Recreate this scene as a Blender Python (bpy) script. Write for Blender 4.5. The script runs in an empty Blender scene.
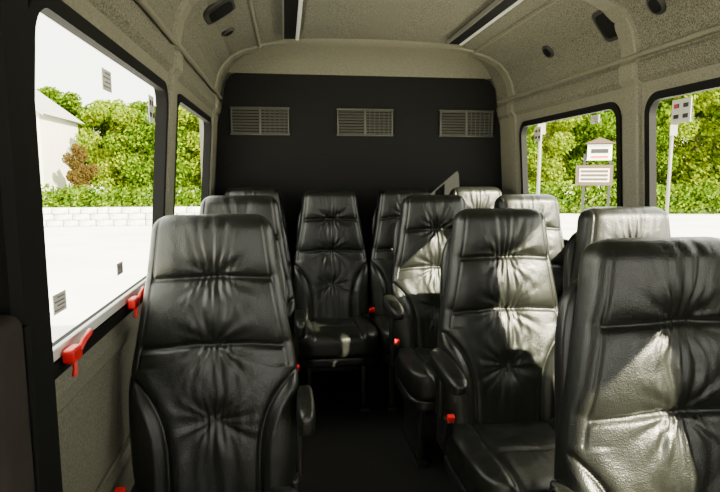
import bpy, bmesh, math, random
from mathutils import Vector, Matrix, noise, Euler
random.seed(7)
S=bpy.context.scene
COL=S.collection
XC=0.5      # van centre line (camera stands left of it)
GZ=-0.8     # street level

# ------------------------------------------------------------ materials
def mat(name,col,rough=0.6,metal=0.0,col2=None,nscale=20,bump=0.0,bscale=60,bdist=0.01,coat=0,spec=0.5,detail=4,ramp=(0.4,0.6)):
    m=bpy.data.materials.new(name); m.use_nodes=True
    nt=m.node_tree; b=nt.nodes['Principled BSDF']
    b.inputs['Base Color'].default_value=(*col,1); b.inputs['Roughness'].default_value=rough
    b.inputs['Metallic'].default_value=metal; b.inputs['Specular IOR Level'].default_value=spec
    if coat: b.inputs['Coat Weight'].default_value=coat; b.inputs['Coat Roughness'].default_value=0.22
    tc=nt.nodes.new('ShaderNodeTexCoord')
    if col2 is not None:
        n=nt.nodes.new('ShaderNodeTexNoise'); n.inputs['Scale'].default_value=nscale; n.inputs['Detail'].default_value=detail
        nt.links.new(tc.outputs['Object'],n.inputs['Vector'])
        r=nt.nodes.new('ShaderNodeValToRGB')
        r.color_ramp.elements[0].position=ramp[0]; r.color_ramp.elements[1].position=ramp[1]
        r.color_ramp.elements[0].color=(*col,1); r.color_ramp.elements[1].color=(*col2,1)
        nt.links.new(n.outputs['Fac'],r.inputs['Fac']); nt.links.new(r.outputs['Color'],b.inputs['Base Color'])
    if bump:
        n=nt.nodes.new('ShaderNodeTexNoise'); n.inputs['Scale'].default_value=bscale; n.inputs['Detail'].default_value=5
        nt.links.new(tc.outputs['Object'],n.inputs['Vector'])
        bp=nt.nodes.new('ShaderNodeBump'); bp.inputs['Strength'].default_value=bump; bp.inputs['Distance'].default_value=bdist
        nt.links.new(n.outputs['Fac'],bp.inputs['Height']); nt.links.new(bp.outputs['Normal'],b.inputs['Normal'])
    return m

M_wall=mat('beige_panel',(0.130,0.125,0.092),0.55,col2=(0.205,0.197,0.148),nscale=200,bump=0.25,bscale=300,bdist=0.002)
M_ceil=mat('ceiling_fabric',(0.065,0.063,0.046),0.85,col2=(0.195,0.188,0.142),nscale=200,bump=0.4,bscale=250,bdist=0.002,ramp=(0.40,0.60))
M_floor=mat('black_vinyl_floor',(0.008,0.008,0.008),0.5,col2=(0.02,0.02,0.02),nscale=200)
M_rear=mat('black_carpet',(0.005,0.005,0.0055),0.95,col2=(0.013,0.013,0.013),nscale=250,bump=0.4,bscale=400,bdist=0.002,spec=0.2)
M_black=mat('black_rubber',(0.006,0.006,0.006),0.7,spec=0.12)
M_plastic=mat('black_plastic',(0.010,0.010,0.010),0.35,bump=0.1,bscale=500,bdist=0.001)
M_speaker=mat('speaker_plastic',(0.03,0.03,0.028),0.4)
M_grey=mat('grey_plastic',(0.16,0.155,0.14),0.5)
M_cloth=mat('grey_brown_vinyl',(0.030,0.025,0.021),0.8,col2=(0.036,0.03,0.026),nscale=10,spec=0.15)
M_vent=mat('vent_plastic',(0.07,0.07,0.062),0.5)
M_white=mat('white_trim',(0.7,0.7,0.66),0.4)
M_darkmetal=mat('dark_metal',(0.03,0.03,0.03),0.4,metal=0.6)
M_wood=mat('brown_sign_board',(0.06,0.035,0.02),0.6)
M_red=mat('red_plastic',(0.70,0.008,0.008),0.35)

def leather():
    m=mat('black_leather',(0.0078,0.0086,0.0070),0.32,bump=0,coat=0.10)
    nt=m.node_tree; b=nt.nodes['Principled BSDF']
    tc=[n for n in nt.nodes if n.type=='TEX_COORD'][0]
    v=nt.nodes.new('ShaderNodeTexVoronoi'); v.inputs['Scale'].default_value=380
    n=nt.nodes.new('ShaderNodeTexNoise'); n.inputs['Scale'].default_value=14; n.inputs['Detail'].default_value=3; n.inputs['Distortion'].default_value=0.6
    nt.links.new(tc.outputs['Object'],v.inputs['Vector']); nt.links.new(tc.outputs['Object'],n.inputs['Vector'])
    b1=nt.nodes.new('ShaderNodeBump'); b1.inputs['Strength'].default_value=0.22; b1.inputs['Distance'].default_value=0.010
    b2=nt.nodes.new('ShaderNodeBump'); b2.inputs['Strength'].default_value=0.45; b2.inputs['Distance'].default_value=0.0012
    nt.links.new(n.outputs['Fac'],b1.inputs['Height']); nt.links.new(v.outputs['Distance'],b2.inputs['Height'])
    nt.links.new(b1.outputs['Normal'],b2.inputs['Normal']); nt.links.new(b2.outputs['Normal'],b.inputs['Normal'])
    r=nt.nodes.new('ShaderNodeMapRange'); r.inputs['To Min'].default_value=0.26; r.inputs['To Max'].default_value=0.42
    nt.links.new(n.outputs['Fac'],r.inputs['Value']); nt.links.new(r.outputs['Result'],b.inputs['Roughness'])
    return m
M_leather=leather()

def glass():
    m=bpy.data.materials.new('window_glass'); m.use_nodes=True; nt=m.node_tree; nt.nodes.clear()
    o=nt.nodes.new('ShaderNodeOutputMaterial'); t=nt.nodes.new('ShaderNodeBsdfTransparent'); g=nt.nodes.new('ShaderNodeBsdfGlossy')
    t.inputs['Color'].default_value=(0.93,0.96,0.90,1); g.inputs['Roughness'].default_value=0.02
    x=nt.nodes.new('ShaderNodeMixShader'); x.inputs['Fac'].default_value=0.04
    nt.links.new(t.outputs[0],x.inputs[1]); nt.links.new(g.outputs[0],x.inputs[2]); nt.links.new(x.outputs[0],o.inputs[0])
    return m
M_glass=glass()

def leafmat(name,c1,c2,c3):
    m=bpy.data.materials.new(name); m.use_nodes=True; nt=m.node_tree; nt.nodes.clear()
    o=nt.nodes.new('ShaderNodeOutputMaterial'); d=nt.nodes.new('ShaderNodeBsdfDiffuse'); t=nt.nodes.new('ShaderNodeBsdfTranslucent')
    g=nt.nodes.new('ShaderNodeNewGeometry'); r=nt.nodes.new('ShaderNodeValToRGB')
    r.color_ramp.elements[0].color=(*c1,1); r.color_ramp.elements[1].color=(*c3,1)
    e=r.color_ramp.elements.new(0.5); e.color=(*c2,1)
    nt.links.new(g.outputs['Random Per Island'],r.inputs['Fac'])
    nt.links.new(r.outputs['Color'],d.inputs['Color']); nt.links.new(r.outputs['Color'],t.inputs['Color'])
    x=nt.nodes.new('ShaderNodeMixShader'); x.inputs['Fac'].default_value=0.4
    nt.links.new(d.outputs[0],x.inputs[1]); nt.links.new(t.outputs[0],x.inputs[2]); nt.links.new(x.outputs[0],o.inputs[0])
    return m
M_leaf=leafmat('green_leaves',(0.012,0.032,0.001),(0.06,0.125,0.003),(0.19,0.27,0.008))
M_leaf2=leafmat('yellow_green_leaves',(0.035,0.08,0.001),(0.15,0.22,0.005),(0.34,0.39,0.012))
M_leafred=leafmat('red_leaves',(0.035,0.022,0.005),(0.08,0.05,0.014),(0.12,0.09,0.02))
M_bark=mat('bark',(0.05,0.035,0.02),0.9,col2=(0.10,0.075,0.05),nscale=8)
M_road=mat('pale_concrete',(0.72,0.70,0.66),0.9,col2=(0.82,0.81,0.76),nscale=0.6)
M_grass=mat('grass',(0.07,0.13,0.01),0.9,col2=(0.15,0.22,0.02),nscale=3)
M_stone=mat('stone_wall',(0.36,0.35,0.33),0.9,col2=(0.65,0.63,0.60),nscale=3,bump=0.6,bscale=4,bdist=0.1)
M_siding=mat('cream_siding',(0.66,0.64,0.56),0.8)
M_roof=mat('roof_shingle',(0.28,0.27,0.27),0.9,col2=(0.38,0.36,0.35),nscale=6)

# ------------------------------------------------------------ helpers
def link(o,parent=None):
    COL.objects.link(o)
    if parent: o.parent=parent
    return o
def mobj(name,verts,faces,m,parent=None,smooth=False,loc=None):
    me=bpy.data.meshes.new(name); me.from_pydata([tuple(v) for v in verts],[],faces); me.update()
    me.materials.append(m)
    if smooth:
        for p in me.polygons: p.use_smooth=True
    o=bpy.data.objects.new(name,me); link(o,parent)
    if loc: o.location=loc
    return o
def empty(name,loc=(0,0,0)):
    o=bpy.data.objects.new(name,None); o.empty_display_size=0.1; o.location=loc; return link(o)
def box(name,c,d,m,parent=None,bev=0.0,rot=None,seg=3):
    bm=bmesh.new(); bmesh.ops.create_cube(bm,size=1)
    bmesh.ops.scale(bm,vec=d,verts=bm.verts)
    if bev: bmesh.ops.bevel(bm,geom=list(bm.edges),offset=bev,segments=seg,profile=0.6,affect='EDGES')
    me=bpy.data.meshes.new(name); bm.to_mesh(me); bm.free(); me.materials.append(m)
    if bev:
        for p in me.polygons: p.use_smooth=True
    o=bpy.data.objects.new(name,me); link(o,parent); o.location=c
    if rot: o.rotation_euler=rot
    return o
def puffy_mesh(name,d,n,cuts,m,disp=None):
    bm=bmesh.new(); bmesh.ops.create_cube(bm,size=2)
    bmesh.ops.subdivide_edges(bm,edges=bm.edges[:],cuts=cuts,use_grid_fill=True)
    for v in bm.verts:
        p=v.co; s=(abs(p.x)**n+abs(p.y)**n+abs(p.z)**n)**(-1.0/n)
        q=Vector((p.x*s*d[0]/2,p.y*s*d[1]/2,p.z*s*d[2]/2))
        if disp: q=disp(q)
        v.co=q
    me=bpy.data.meshes.new(name); bm.to_mesh(me); bm.free(); me.materials.append(m)
    for p in me.polygons: p.use_smooth=True
    return me
def cyl(name,p0,p1,r,m,parent=None,seg=16,r2=None):
    p0=Vector(p0);p1=Vector(p1);dv=p1-p0
    bm=bmesh.new(); bmesh.ops.create_cone(bm,cap_ends=True,segments=seg,radius1=r,radius2=r if r2 is None else r2,depth=dv.length)
    me=bpy.data.meshes.new(name); bm.to_mesh(me); bm.free(); me.materials.append(m)
    for p in me.polygons: p.use_smooth=len(p.vertices)==4
    o=bpy.data.objects.new(name,me); link(o,parent); o.location=(p0+p1)/2
    o.rotation_euler=dv.to_track_quat('Z','Y').to_euler(); return o
def sweep(name,pts,r,m,parent=None,cyclic=False):
    cu=bpy.data.curves.new(name,'CURVE'); cu.dimensions='3D'; cu.bevel_depth=r; cu.bevel_resolution=3
    s=cu.splines.new('POLY'); s.points.add(len(pts)-1); s.use_cyclic_u=cyclic
    for i,p in enumerate(pts): s.points[i].co=(*p,1)
    cu.materials.append(m); o=bpy.data.objects.new(name,cu); return link(o,parent)

# ------------------------------------------------------------ van shell
Y0,Y1=-1.7,3.66
PROF=[(0.90,1.66),(0.882,1.68),(0.878,1.735),(0.888,1.75),(0.882,1.80),(0.868,1.86),(0.838,1.915),(0.79,1.965),(0.72,2.002),(0.645,2.022),(0.63,2.023),(0.62,2.036),(0.55,2.047),(0.45,2.055),(0.25,2.062),(0.0,2.065)]
LOWER=[(0.975,0.0),(0.972,0.46),(0.958,0.475),(0.955,0.50),(0.965,0.52),(0.962,0.82),(0.945,0.84),(0.945,0.87),(0.955,0.90)]
def bandhw(z): return 0.957-(z-0.90)*0.057/0.76
WINS={-1:[(-1.0,0.14),(1.0,2.07),(2.25,3.25)],1:[(-1.0,0.14),(0.90,2.06),(2.25,3.25)]}
WZ=(0.95,1.60)
TH=0.032
def rrect(y0,y1,z0,z1,r,n=8):
    pts=[]
    for cx,cz,a0 in ((y1-r,z1-r,0),(y0+r,z1-r,90),(y0+r,z0+r,180),(y1-r,z0+r,270)):
        for i in range(n+1):
            a=math.radians(a0+90*i/n); pts.append((cx+r*math.cos(a),cz+r*math.sin(a)))
    return pts
def add_sheet(V,F,prof,sgn,ya,yb,nj=1):
    b=len(V)
    for j in range(nj+1):
        y=ya+(yb-ya)*j/nj
        for hw,z in prof: V.append((XC+sgn*hw,y,z))
    n=len(prof)
    for j in range(nj):
        for i in range(n-1):
            F.append((b+j*n+i,b+j*n+i+1,b+(j+1)*n+i+1,b+(j+1)*n+i))
def side_wall(name,sgn):
    V=[];F=[]
    add_sheet(V,F,LOWER,sgn,Y0,Y1)
    for off in (0.0,TH):
        bm=bmesh.new()
        def loop(pts):
            vs=[bm.verts.new((XC+sgn*(bandhw(z)+off),y,z)) for y,z in pts]
            for i in range(len(vs)): bm.edges.new((vs[i],vs[(i+1)%len(vs)]))
        loop([(Y0,0.90),(Y1,0.90),(Y1,1.66),(Y0,1.66)])
        for a,b in WINS[sgn]: loop(rrect(a,b,WZ[0],WZ[1],0.07))
        bmesh.ops.triangle_fill(bm,use_beauty=True,use_dissolve=False,edges=bm.edges[:])
        bm.verts.index_update(); base=len(V)
        V+= [v.co.copy() for v in bm.verts]; F+=[tuple(base+v.index for v in f.verts) for f in bm.faces]
        bm.free()
    nr=len(F)
    for a,b in WINS[sgn]:
        pts=rrect(a,b,WZ[0],WZ[1],0.07); base=len(V); n=len(pts)
        for y,z in pts: V.append((XC+sgn*bandhw(z),y,z)); V.append((XC+sgn*(bandhw(z)+TH),y,z))
        for i in range(n):
            k=(i+1)%n; F.append((base+2*i,base+2*k,base+2*k+1,base+2*i+1))
    nr2=len(F)
    # outer skin below the windows
    add_sheet(V,F,[(1.02,-0.25),(1.02,0.4),(0.957+TH,0.90)],sgn,Y0,Y1)
    o=mobj(name,V,F,M_wall); o.data.materials.append(M_black)
    for i in range(nr,nr2): o.data.polygons[i].material_index=1
    return o
wl=side_wall('wall_left',-1); wr=side_wall('wall_right',1)
# ceiling with cove
V=[];F=[]
full=[(-h,z) for h,z in PROF]+[(h,z) for h,z in PROF[::-1][1:]]
add_sheet(V,F,full,1,Y0,Y1)
ceil=mobj('ceiling',V,F,M_ceil,smooth=False)
# floor
box('floor',(XC,(Y0+Y1)/2,-0.03),(1.95,Y1-Y0,0.06),M_floor)
# rear wall: carpeted partition following the body outline
V=[];F=[]
out=[(0.955,0.0),(0.945,0.9),(0.93,1.2),(0.90,1.62),(0.868,1.74),(0.858,1.82),(0.845,1.87),(0.82,1.905),(0.78,1.92)]
pts=[(XC+h,z) for h,z in out]+[(XC-h,z) for h,z in out[::-1]]
for y in (3.58,3.62):
    for x,z in pts: V.append((x,y,z))
n=len(pts)
F.append(tuple(range(n))); F.append(tuple(range(2*n-1,n-1,-1)))
for i in range(n): F.append((i,(i+1)%n,n+(i+1)%n,n+i))
rear=mobj('wall_rear',V,F,M_rear)
# beige surround behind it
box('wall_rear_frame',(XC,3.67,1.0),(2.04,0.05,2.3),M_wall)
# sloped roof header above rear wall
V=[];F=[]
sec=[(3.26,2.065),(3.275,2.050),(3.36,2.04),(3.46,2.012),(3.54,1.965),(3.578,1.918)]
xs=(-0.84,-0.7,0,0.7,0.84)
for y,z in sec:
    for k,x in enumerate(xs): V.append((XC+x,y,z))
for i in range(len(sec)-1):
    for k in range(4): F.append((i*5+k,i*5+k+1,(i+1)*5+k+1,(i+1)*5+k))
mobj('trim_header',V,F,M_wall,smooth=True)
# front end with windshield opening
e=empty('wall_front')
box('cowl',(XC,-1.72,0.5),(1.98,0.06,1.0),M_wall,e)
box('header',(XC,-1.72,1.92),(1.98,0.06,0.36),M_wall,e)
box('a_pillar_1',(XC-0.93,-1.72,1.37),(0.12,0.06,0.75),M_wall,e)
box('a_pillar_2',(XC+0.93,-1.72,1.37),(0.12,0.06,0.75),M_wall,e)

# hoops (pillar trims carried over the roof)
def hoop(name,yc,w,dep):
    prof=[(bandhw(0.90),0.90),(bandhw(1.3),1.3)]+PROF
    line=[(-h,z) for h,z in prof]+[(h,z) for h,z in prof[::-1][1:]]
    V=[];F=[]
    cs=[(-w/2,-0.002),(-w/2+0.006,dep*0.8),(-w/2+0.018,dep),(w/2-0.018,dep),(w/2-0.006,dep*0.8),(w/2,-0.002)]
    for i,(x,z) in enumerate(line):
        a=line[max(0,i-1)]; b=line[min(len(line)-1,i+1)]
        tx,tz=b[0]-a[0],b[1]-a[1]; L=math.hypot(tx,tz); nx,nz=tz/L,-tx/L
        for dy,dd in cs: V.append((XC+x+nx*dd,yc+dy,z+nz*dd))
    m=len(cs)
    for i in range(len(line)-1):
        for k in range(m-1): F.append((i*m+k,i*m+k+1,(i+1)*m+k+1,(i+1)*m+k))
    return mobj(name,V,F,M_wall,smooth=False)
hoop('trim_1',2.158,0.115,0.016)
hoop('trim_2',3.36,0.09,0.012)
hoop('trim_3',0.60,0.24,0.014)
# longitudinal roof mouldings
def longtrim(name,hw,z,r):
    e=empty(name)
    for s in (-1,1): sweep('moulding_%d'%(1 if s<0 else 2),[(XC+s*hw,Y0,z),(XC+s*hw,3.55,z)],r,M_wall,e)
longtrim('trim_4',0.875,1.765,0.012)
longtrim('trim_5',0.632,2.026,0.009)
longtrim('trim_6',0.962,0.54,0.007)

# windows
def window(idx,sgn,a,b):
    e=empty('window_%d'%idx)
    V=[];F=[]
    o=rrect(a-0.014,b+0.014,WZ[0]-0.014,WZ[1]+0.014,0.08); i_=rrect(a+0.016,b-0.016,WZ[0]+0.016,WZ[1]-0.016,0.055)
    n=len(o)
    def P(y,z,off): return (XC+sgn*(bandhw(z)+off),y,z)
    for k in range(n):
        V+= [P(*o[k],-0.001),P(*o[k],-0.009),P(*i_[k],-0.009),P(*i_[k],0.016)]
    for k in range(n):
        j=(k+1)%n
        for q in range(3): F.append((4*k+q,4*k+q+1,4*j+q+1,4*j+q))
    mobj('gasket',V,F,M_black,e)
    g=rrect(a+0.005,b-0.005,WZ[0]+0.005,WZ[1]-0.005,0.065)
    mobj('glass',[P(y,z,0.014) for y,z in g],[tuple(range(len(g)))],M_glass,e)
    return e
wi=1
WE={}
for s in (-1,1):
    for k,(a,b) in enumerate(WINS[s]):
        WE[(s,k)]=window(wi,s,a,b); wi+=1
# sliding-window rail and red emergency releases on the left big window
def pw(s,y,z,off): return (XC+s*(bandhw(z)+off),y,z)
e=WE[(-1,1)]
box('rail',(XC-bandhw(0.97)+0.016,1.53,0.966),(0.012,0.98,0.022),M_white,e,bev=0.003)
box('lower_channel',(XC-bandhw(0.95)+0.010,1.53,0.936),(0.03,1.02,0.030),M_black,e,bev=0.005)
for (s,ys) in ((-1,(1.12,1.57)),(1,(1.3,1.8))):
    for y in ys:
        h=empty('emergency_release_handle',(XC+s*(bandhw(0.98)-0.036),y,0.955))
        box('latch_body',(0,0,0),(0.022,0.05,0.028),M_red,h,bev=0.006)
        sweep('lever',[(-s*0.008,0.015,0.004),(-s*0.012,0.03,0.018),(-s*0.012,0.06,0.024),(-s*0.006,0.085,0.022)],0.006,M_red,h)
        sweep('tab',[(-s*0.006,-0.01,-0.006),(-s*0.010,-0.018,-0.025),(-s*0.008,-0.020,-0.038)],0.005,M_red,h)

# stickers on glass
def sticker(s,y,z,w,h,kind):
    c=empty('window_decal',pw(s,y,z,0.009))
    t=0.0015
    box('backing',(0,0,0),(t,w,h),M_white,c)
    if kind==0:
        for k in range(4):
            box('text_line_%d'%k,(-s*0.0015,(-1)**k*w*0.06,h*(0.32-0.21*k)),(t,w*(0.7 if k%2 else 0.55),h*0.06),M_grey,c)
    else:
        for a in (-1,1):
            for b in (-1,1):
                box('icon_%d%d'%(a+1,b+1),(-s*0.0015,a*w*0.24,b*h*0.22),(t,w*0.26,h*0.18),M_speaker,c)
        box('red_icon',(-s*0.002,w*0.24,h*0.22),(t,w*0.16,h*0.12),M_red,c)
sticker(-1,1.45,1.525,0.07,0.05,0)
sticker(-1,1.91,1.51,0.07,0.085,1)
sticker(-1,1.60,1.045,0.055,0.033,0)
sticker(-1,1.18,1.045,0.065,0.04,0)
sticker(1,3.05,1.53,0.08,0.08,1)
sticker(1,2.46,1.555,0.07,0.035,0)
sticker(1,1.89,1.53,0.10,0.085,1)

# ceiling rails
for x in (XC-0.455,XC+0.455):
    e=empty('ceiling_rail',(x,0,2.040))
    box('housing',(0,0.70,0),(0.085,4.9,0.028),M_black,e,bev=0.006)
    box('bright_edge',(0.034,0.70,-0.006),(0.018,4.9,0.026),M_white,e,bev=0.004)
    box('bright_lip',(-0.040,0.70,-0.004),(0.008,4.9,0.024),M_grey,e,bev=0.003)

# speakers / vents on cove
def cove_item(name,s,y,hw,z,ang,d,m1,m2,n=4.5):
    e=empty(name,(XC+s*hw,y,z)); e.rotation_euler=(0,s*math.radians(ang),0)
    o=bpy.data.objects.new('bezel',puffy_mesh('bezel',(d[0],d[1],0.022),n,10,m1)); link(o,e)
    o=bpy.data.objects.new('grille',puffy_mesh('grille',(d[0]*0.78,d[1]*0.78,0.028),n,10,m2)); link(o,e)
    return e
cove_item('ceiling_speaker',1,2.24,0.832,1.916,52,(0.15,0.15),M_speaker,M_black)
cove_item('ceiling_speaker',-1,2.48,0.755,1.980,33,(0.15,0.20),M_speaker,M_black)
cove_item('air_vent',1,2.78,0.83,1.920,50,(0.07,0.085),M_speaker,M_black,2.5)
cove_item('air_vent',-1,2.84,0.755,1.98,30,(0.065,0.07),M_speaker,M_black,2.5)
cove_item('air_vent',1,1.95,0.838,1.910,52,(0.08,0.085),M_speaker,M_black,2.5)
cove_item('air_vent',-1,1.95,0.838,1.910,52,(0.08,0.085),M_speaker,M_black,2.5)

# rear wall louvre vents
for xc in (XC-0.645,XC+0.01,XC+0.672):
    e=empty('louvre_vent',(xc,3.572,1.632))
    W,H=0.345,0.16
    for nm,c,d in (('frame_top',(0,0,H/2),(W+0.02,0.016,0.010)),('frame_bottom',(0,0,-H/2),(W+0.02,0.016,0.010)),
                   ('frame_side_1',(-W/2,0,0),(0.010,0.016,H)),('frame_side_2',(W/2,0,0),(0.010,0.016,H)),('divider',(0,0,0),(0.014,0.016,H))):
        box(nm,c,d,M_vent,e,bev=0.003,seg=1)
    for k in range(9):
        z=-H/2+H*(k+0.5)/9
        box('slat_%d'%k,(0,0,z),(W,0.004,0.013),M_vent,e,rot=(math.radians(-35),0,0))
    for k in range(5):
        box('rib_%d'%k,(0.03+k*0.03,-0.006,0),(0.004,0.005,H),M_vent,e)

# left front door post and modesty panel
V=[];F=[]
zs=[0.0,0.46,0.52,0.84,0.90,1.2,1.5,1.66]
for z in zs:
    ow=XC-(0.935 if z<0.9 else bandhw(z)-0.016); iw=XC-0.862
    for x,y in ((ow,0.80),(iw-0.01,0.80),(iw,0.815),(iw,0.90),(iw-0.012,0.915),(ow,0.915)): V.append((x,y,z))
for i in range(len(zs)-1):
    for k in range(6):
        j=(k+1)%6; F.append((i*6+k,i*6+j,i*6+6+j,i*6+6+k))
F.append(tuple(range(5,-1,-1))); F.append(tuple(range(len(V)-6,len(V))))
e=empty('door_post')
mobj('post',V,F,M_black,e)
box('foot_plate',(XC-0.895,0.86,0.012),(0.06,0.15,0.024),M_darkmetal,e,bev=0.006)
e=empty('modesty_panel',(XC-0.875,0.74,0))
box('padded_board',(0,0,0.57),(0.06,0.09,1.10),M_cloth,e,bev=0.025,seg=5)
box('edge_trim',(0.012,0.048,0.57),(0.035,0.012,1.06),M_black,e,bev=0.004)

# ------------------------------------------------------------ seats
def lerp(tab,v):
    if v<=tab[0][0]: return tab[0][1]
    for (a,x),(b,y) in zip(tab,tab[1:]):
        if v<=b:
            t=(v-a)/(b-a); return x+(y-x)*t
    return tab[-1][1]
def smooth(a,b,x):
    t=max(0,min(1,(x-a)/(b-a))); return t*t*(3-2*t)
WT=[(-0.08,0.195),(0.0,0.212),(0.08,0.222),(0.2,0.229),(0.30,0.227),(0.36,0.218),(0.42,0.206),(0.52,0.188),(0.62,0.172),(0.745,0.158)]
TOP=0.745
def wfun(v):
    s=0
    for k in (-2,-1,0,1,2): s+=lerp(WT,v+k*0.015)
    return s/5
SEAMS=[0.575,0.395,0.195]
def hfun(x,v,seed):
    w=wfun(v); ax=abs(x); h=0
    edges=[-0.1,SEAMS[1],SEAMS[0],TOP+0.02]
    for a,b in zip(edges,edges[1:]):
        if a<=v<b:
            s=(v-a)/(b-a); h+=0.012*(1-abs(2*s-1)**3.0)
    xx0=x+0.004*noise.noise(Vector((seed,v*12,3)))
    for k,sv in enumerate(SEAMS):
        svx=sv-0.012*(x/0.2)**2*(1 if k<2 else 0)+0.003*noise.noise(Vector((x*15,seed,k)))
        dv=v-svx; adv=abs(dv)
        if k<2: h-=0.010*math.exp(-(dv/0.006)**2)*(1-smooth(w*0.84,w*0.9,ax))
        sp=1+adv*9
        xx=xx0/sp
        amp=0.0095*math.exp(-adv/0.065)*math.exp(-(xx/0.036)**2)*(1-0.3*(k==2))
        ph=noise.noise(Vector((xx*40,seed*3.1+k,dv*6)))*1.2
        h+=amp*(abs(math.sin(math.pi*(xx/0.0150)+ph))**0.8-0.65)
        h-=0.012*math.exp(-(x/0.06)**2-(dv/0.045)**2)
        r=math.hypot(x*1.0,dv); phi=math.atan2(dv,ax+1e-6)
        h+=0.0045*noise.noise(Vector((phi*4.2+(7 if x<0 else 0),r*5,seed+k*5)))*math.exp(-((r-0.05)/0.075)**2)
    h+=0.003*noise.noise(Vector((x*9+seed,v*7,seed*2)))
    # soft vertical folds down the middle
    h+=0.0038*noise.noise(Vector((x*38+seed,v*6,seed*2+4)))*math.exp(-(x/0.09)**2)
    t=max(0,min(1,(v+0.02)/0.345)); xa=0.118+0.112*t**4
    sl=0.112*4*t**3/0.345
    if v<0.335:
        d=(ax-xa)/math.sqrt(1+sl*sl)
        h-=0.010*math.exp(-(d/0.0055)**2)
        h+=0.016*smooth(0,0.035,d)
        h+=0.004*math.exp(-((d+0.025)/0.02)**2)
    else:
        d=ax-(w-0.024)
        h-=0.005*math.exp(-(d/0.004)**2)
    return h
def seat_back_mesh(seed):
    NU,NB=124,26
    vs=[-0.08+ (TOP-0.05+0.08)*i/160 for i in range(160)]
    vs+= [TOP-0.05+0.05*math.sin(math.radians(90*i/16)) for i in range(17)]
    V=[];F=[]
    n=3.6
    for v in vs:
        w=wfun(v); f=1
        if v>TOP-0.05:
            q=(v-(TOP-0.05))/0.05; f=max(0,(1-q**2.2))**(1/2.2)
        w=w-0.055*(1-f); df=0.062*max(f,0.02); db=0.055*max(f,0.02)
        for i in range(NU):
            a=-math.pi/2+math.pi*i/(NU-1); u=math.sin(a)
            u=0.75*u+0.25*(2*i/(NU-1)-1)
            p=max(0,1-abs(u)**n)**(1/n); x=w*u
            h=hfun(x,v,seed)*min(1,p*1.15)*smooth(0.0,0.6,f)
            V.append((x,-(df*p)-h-0.010,v))
        for i in range(1,NB+1):
            a=math.pi/2-math.pi*i/(NB+1); u=math.sin(a); p=max(0,1-abs(u)**n)**(1/n)
            V.append((w*u,db*p-0.010,v))
    N=NU+NB
    for j in range(len(vs)-1):
        for i in range(N):
            k=(i+1)%N; F.append((j*N+i,j*N+k,(j+1)*N+k,(j+1)*N+i))
    F.append(tuple(range((len(vs)-1)*N,len(vs)*N))); F.append(tuple(range(N-1,-1,-1)))
    me=bpy.data.meshes.new('seat_back_leather'); me.from_pydata(V,[],F); me.update(); me.materials.append(M_leather)
    for p in me.polygons: p.use_smooth=True
    return me
BACKS=[seat_back_mesh(s) for s in (1.3,5.7,9.1)]
def cdisp(q):
    if q.z>0:
        q.z+=0.008*noise.noise(Vector((q.x*12,q.y*12,1)))
        d=abs(q.x)-0.13
        q.z-=0.009*math.exp(-(d/0.007)**2)*smooth(0.03,0.05,q.z)
        q.z+=0.012*smooth(0,0.03,d)*smooth(0.03,0.05,q.z)
        for yy in (-0.05,):
            dv=q.y-yy; sp=1+abs(dv)*10
            q.z-=0.008*math.exp(-(dv/0.007)**2)*(1 if abs(q.x)<0.13 else 0)
            q.z+=0.006*math.exp(-abs(dv)/0.05)*math.exp(-(q.x/sp/0.045)**2)*(abs(math.sin(math.pi*q.x/sp/0.018))-0.6)
    return q
CUSH=puffy_mesh('cushion_leather',(0.455,0.50,0.14),5,56,M_leather,cdisp)
ARM=puffy_mesh('armrest_pad',(0.064,0.30,0.06),3.4,18,M_leather)
ARMS=puffy_mesh('armrest_pad_short',(0.05,0.20,0.085),3.4,18,M_leather)
SHELL=puffy_mesh('back_shell',(0.40,0.06,0.66),5,14,M_plastic)
PAN=puffy_mesh('seat_pan',(0.44,0.46,0.07),6,10,M_plastic)
cnt=0
def seat(x,y,arm=0,buckle=0,zs=1.015,short=False):
    global cnt
    e=empty('passenger_seat',(x,y,0)); e.scale=(1,1,zs)
    def part(n,me,loc,rot=(0,0,0)):
        o=bpy.data.objects.new(n,me); link(o,e); o.location=loc; o.rotation_euler=rot; return o
    T=math.radians(-7)
    part('backrest',BACKS[cnt%3],(0,0.0,0.435),(T,0,0))
    part('back_shell',SHELL,(0,0.085,0.77),(T,0,0))
    part('cushion',CUSH,(0,-0.235,0.385),(math.radians(-2),0,0))
    part('seat_pan',PAN,(0,-0.20,0.30))
    for s in (-1,1):
        box('leg_%d'%(1 if s<0 else 2),(s*0.15,-0.18,0.14),(0.03,0.32,0.28),M_darkmetal,e,bev=0.008)
        box('foot_%d'%(1 if s<0 else 2),(s*0.15,-0.18,0.010),(0.05,0.40,0.02),M_darkmetal,e,bev=0.004)
        box('recliner_%d'%(1 if s<0 else 2),(s*0.212,-0.01,0.40),(0.022,0.12,0.13),M_plastic,e,bev=0.01)
    box('crossbar',(0,-0.18,0.2),(0.30,0.05,0.05),M_darkmetal,e,bev=0.008)
    if arm:
        if short: part('armrest',ARMS,(arm*0.243,-0.075,0.665),(math.radians(3),0,0))
        else: part('armrest',ARM,(arm*0.250,-0.165,0.675),(math.radians(3),0,0))
        box('armrest_pivot',(arm*0.235,-0.01,0.66),(0.03,0.06,0.07),M_plastic,e,bev=0.012)
        box('armrest_bracket',(arm*0.226,0.0,0.56),(0.02,0.05,0.22),M_plastic,e,bev=0.008)
    if buckle:
        box('buckle_stalk',(buckle*0.225,-0.10,0.44),(0.022,0.03,0.12),M_plastic,e,bev=0.006,rot=(math.radians(25),0,0))
        box('buckle_button',(buckle*0.225,-0.132,0.502),(0.024,0.018,0.022),M_red,e,bev=0.004,rot=(math.radians(25),0,0))
    cnt+=1
    return e
XL=-0.198
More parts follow.
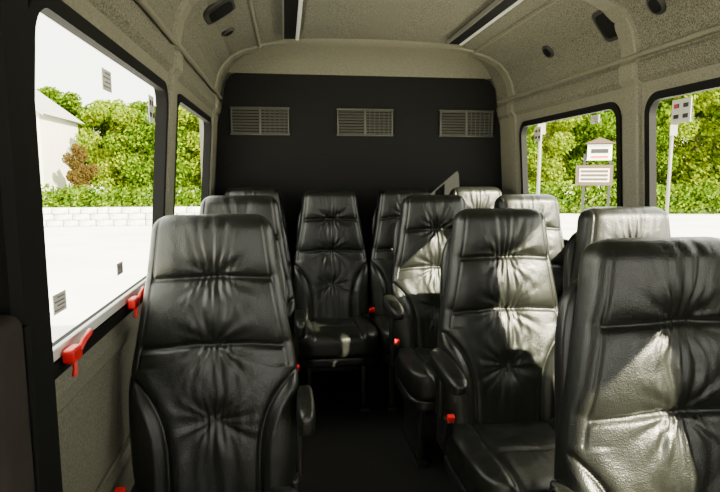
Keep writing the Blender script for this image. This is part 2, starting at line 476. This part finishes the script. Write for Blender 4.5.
seat(XL,1.52,arm=1,buckle=-1,zs=1.014,short=True)
seat(XL+0.008,2.36,arm=1,buckle=1,zs=1.033,short=True)
for i,x in enumerate((XC-0.690,XC-0.235,XC+0.222,XC+0.675)): seat(x,3.30,arm=0,buckle=(0,1,-1,0)[i],zs=(1.045,1.03,1.035,1.045)[i])
XR1,XR2=0.768,1.230
for y,k in ((0.985,0),(1.84,1),(2.68,2)):
    seat(XR1-0.013*k,y,arm=-1,buckle=-1,zs=(0.997,1.006,1.022)[k]); seat(XR2,y,arm=0,zs=(1.0,1.008,1.022)[k])

# ------------------------------------------------------------ outside
box('street_ground',(0,40,GZ-0.05),(400,400,0.1),M_road)
def leafblob(V,F,cx,cy,cz,rx,ry,rz,n,s):
    for _ in range(n):
        d=Vector((random.gauss(0,1),random.gauss(0,1),random.gauss(0,1))).normalized()
        r=random.random()**0.35
        c=Vector((cx+d.x*rx*r,cy+d.y*ry*r,cz+d.z*rz*r))
        a=Vector((random.gauss(0,1),random.gauss(0,1),random.gauss(0,1))).normalized()
        b=a.orthogonal().normalized(); a2=a.cross(b); k=s*random.uniform(0.6,1.3)
        i=len(V); V+= [c-b*k,c+a2*k*0.6,c+b*k,c-a2*k*0.6]; F.append((i,i+1,i+2,i+3))
def tree_mesh(m,seed):
    random.seed(seed); V=[];F=[]
    for _ in range(22):
        a=random.uniform(0,6.28); r=random.uniform(0,2.6); z=random.uniform(1.6,8.7)
        rr=random.uniform(0.8,1.6)*(1.1-0.05*z)
        leafblob(V,F,r*math.cos(a),r*math.sin(a),z,rr*1.2,rr*1.2,rr,560,0.16)
    me=bpy.data.meshes.new('crown'); me.from_pydata([tuple(v) for v in V],[],F); me.materials.append(m); return me
CR=[tree_mesh(M_leaf,1),tree_mesh(M_leaf2,2),tree_mesh(M_leaf,3)]
CRR=tree_mesh(M_leafred,4)
tm=bpy.data.meshes.new('trunk'); bm=bmesh.new(); bmesh.ops.create_cone(bm,cap_ends=True,segments=10,radius1=0.28,radius2=0.12,depth=7); bmesh.ops.translate(bm,verts=bm.verts,vec=(0,0,3.5)); bm.to_mesh(tm); bm.free(); tm.materials.append(M_bark)
def tree(x,y,s,me,sz=1.0):
    e=empty('leafy_tree',(x,y,GZ)); e.scale=(s,s,s*sz); e.rotation_euler=(0,0,random.uniform(0,6.28))
    o=bpy.data.objects.new('crown',me); link(o,e); o=bpy.data.objects.new('trunk',tm); link(o,e)
random.seed(11)
for i in range(13):
    tree(-28+i*2.1,53+random.uniform(-2,2),random.uniform(0.84,0.98),CR[i%3])
for i in range(7):
    tree(-12.5+i*2.1,44+random.uniform(-1,1),random.uniform(0.74,0.85),CR[(i+1)%3])
for i in range(12):
    tree(13+i*3.0,42-i*0.5+random.uniform(-1,1),random.uniform(0.95,1.25),CR[(i+2)%3])
for i in range(10):
    tree(14+i*3.2,36-i*0.7+random.uniform(-1,1),random.uniform(0.55,0.9),CR[i%3])
tree(-13.9,40.5,0.36,CRR,1.3)
def hedge(name,x0,x1,y,h,slope=0):
    random.seed(5); V=[];F=[]
    L=x1-x0; n=int(L/0.7)
    for i in range(n):
        leafblob(V,F,(i+0.5)*0.7,slope*i*0.7,h*0.45,0.7,0.7,h*random.uniform(0.45,0.7),380,0.12)
    mobj(name,V,F,M_leaf,loc=(x0,y,GZ))
hedge('hedge',-20,-3,35.5,1.5)
hedge('hedge',12,34,30,1.7,-0.2)
mobj('lawn',[(-28,36.5,GZ+0.02),(6,36.5,GZ+0.02),(6,60,GZ+0.02),(-28,60,GZ+0.02)],[(0,1,2,3)],M_grass)
mobj('lawn',[(8,30,GZ+0.02),(54,24,GZ+0.02),(54,60,GZ+0.02),(8,60,GZ+0.02)],[(0,1,2,3)],M_grass)
# stone wall
e=empty('stone_wall',(-9,24.5,GZ))
random.seed(3)
for r in range(3):
    x=-5.5
    while x<5.5:
        w=random.uniform(0.4,0.8); box('stone_%d_%d'%(r,int((x+6)*10)),(x+w/2,random.uniform(-0.03,0.03),0.13+r*0.26),(w-0.03,0.4,0.25),M_stone,e,bev=0.04,seg=2); x+=w
# house
e=empty('clapboard_house',(-19.4,44,GZ))
box('body',(0,0,3.2),(6.6,7,6.4),M_siding,e)
for k in range(25): box('clapboard_%d'%k,(0,-3.52,0.25+k*0.25),(6.6,0.04,0.03),M_white,e)
mobj('gable',[(-3.3,-3.5,6.4),(3.3,-3.5,6.4),(0,-3.5,8.8),(-3.3,3.5,6.4),(3.3,3.5,6.4),(0,3.5,8.8)],[(0,1,2),(5,4,3)],M_siding,e)
mobj('roof',[(-3.7,-3.9,6.15),(0,-3.9,8.95),(3.7,-3.9,6.15),(-3.7,3.9,6.15),(0,3.9,8.95),(3.7,3.9,6.15),(-3.7,-3.9,6.0),(0,-3.9,8.8),(3.7,-3.9,6.0)],[(0,1,4,3),(1,2,5,4),(0,6,7,1),(1,7,8,2)],M_roof,e)
for x in (-1.7,0.3,2.3):
    for z in (1.7,4.5):
        box('window_pane_%d_%d'%(int(x*10)+20,int(z)),(x,-3.56,z),(0.8,0.05,1.2),M_grey,e)
        box('window_trim_%d_%d'%(int(x*10)+20,int(z)),(x,-3.53,z),(1.0,0.05,1.4),M_white,e)
# roadside signs
e=empty('roadside_sign',(11.6,20,GZ)); e.rotation_euler=(0,0,math.radians(-25))
for s in (-1,1): box('post_%d'%(s+1),(s*0.45+0.1,0,1.45),(0.09,0.09,2.9),M_darkmetal,e)
box('upper_panel',(0.15,-0.06,2.95),(0.85,0.05,0.58),M_white,e)
box('upper_text',(0.15,-0.09,3.0),(0.6,0.02,0.16),M_darkmetal,e)
box('upper_stripe',(0.15,-0.09,2.78),(0.6,0.02,0.07),M_red,e)
box('lower_board',(0,-0.06,2.1),(1.3,0.05,0.76),M_wood,e)
box('lower_panel',(0,-0.09,2.1),(1.05,0.03,0.50),M_white,e)
for k in range(3): box('text_%d'%k,(0,-0.115,2.25-0.15*k),(0.95,0.02,0.09),M_wood,e)
mobj('sign_roof',[(-0.4,-0.2,3.27),(0.7,-0.2,3.27),(0.15,-0.2,3.5),(-0.4,0.2,3.27),(0.7,0.2,3.27),(0.15,0.2,3.5)],[(0,1,2),(3,5,4),(0,2,5,3),(1,4,5,2)],M_wood,e)
for x,y in ((9.4,20),(14.7,20)):
    e=empty('utility_pole',(x,y,GZ))
    cyl('shaft',(0,0,0),(0,0,4.0),0.06,M_grey,e); box('bracket',(0,-0.08,3.8),(0.3,0.03,0.4),M_grey,e)

# ------------------------------------------------------------ light
w=bpy.data.worlds.new('World'); S.world=w; w.use_nodes=True
bg=w.node_tree.nodes['Background']; bg.inputs['Color'].default_value=(1.0,0.98,0.89,1); bg.inputs['Strength'].default_value=7.2
sd=bpy.data.lights.new('sun','SUN'); sd.energy=50; sd.angle=math.radians(0.6); sd.color=(1.0,0.91,0.66)
so=bpy.data.objects.new('sun',sd); link(so); so.location=(20,-20,15)
so.rotation_euler=Vector((-0.32,0.41,-0.27)).to_track_quat('-Z','Y').to_euler()

# ------------------------------------------------------------ camera
cd=bpy.data.cameras.new('camera'); cd.sensor_width=36; cd.lens=28; cd.clip_start=0.02; cd.clip_end=500
co=bpy.data.objects.new('camera',cd); link(co); co.location=(0,0,1.30)
co.rotation_euler=(math.radians(90-7.2),0,math.radians(-7.6))
S.camera=co
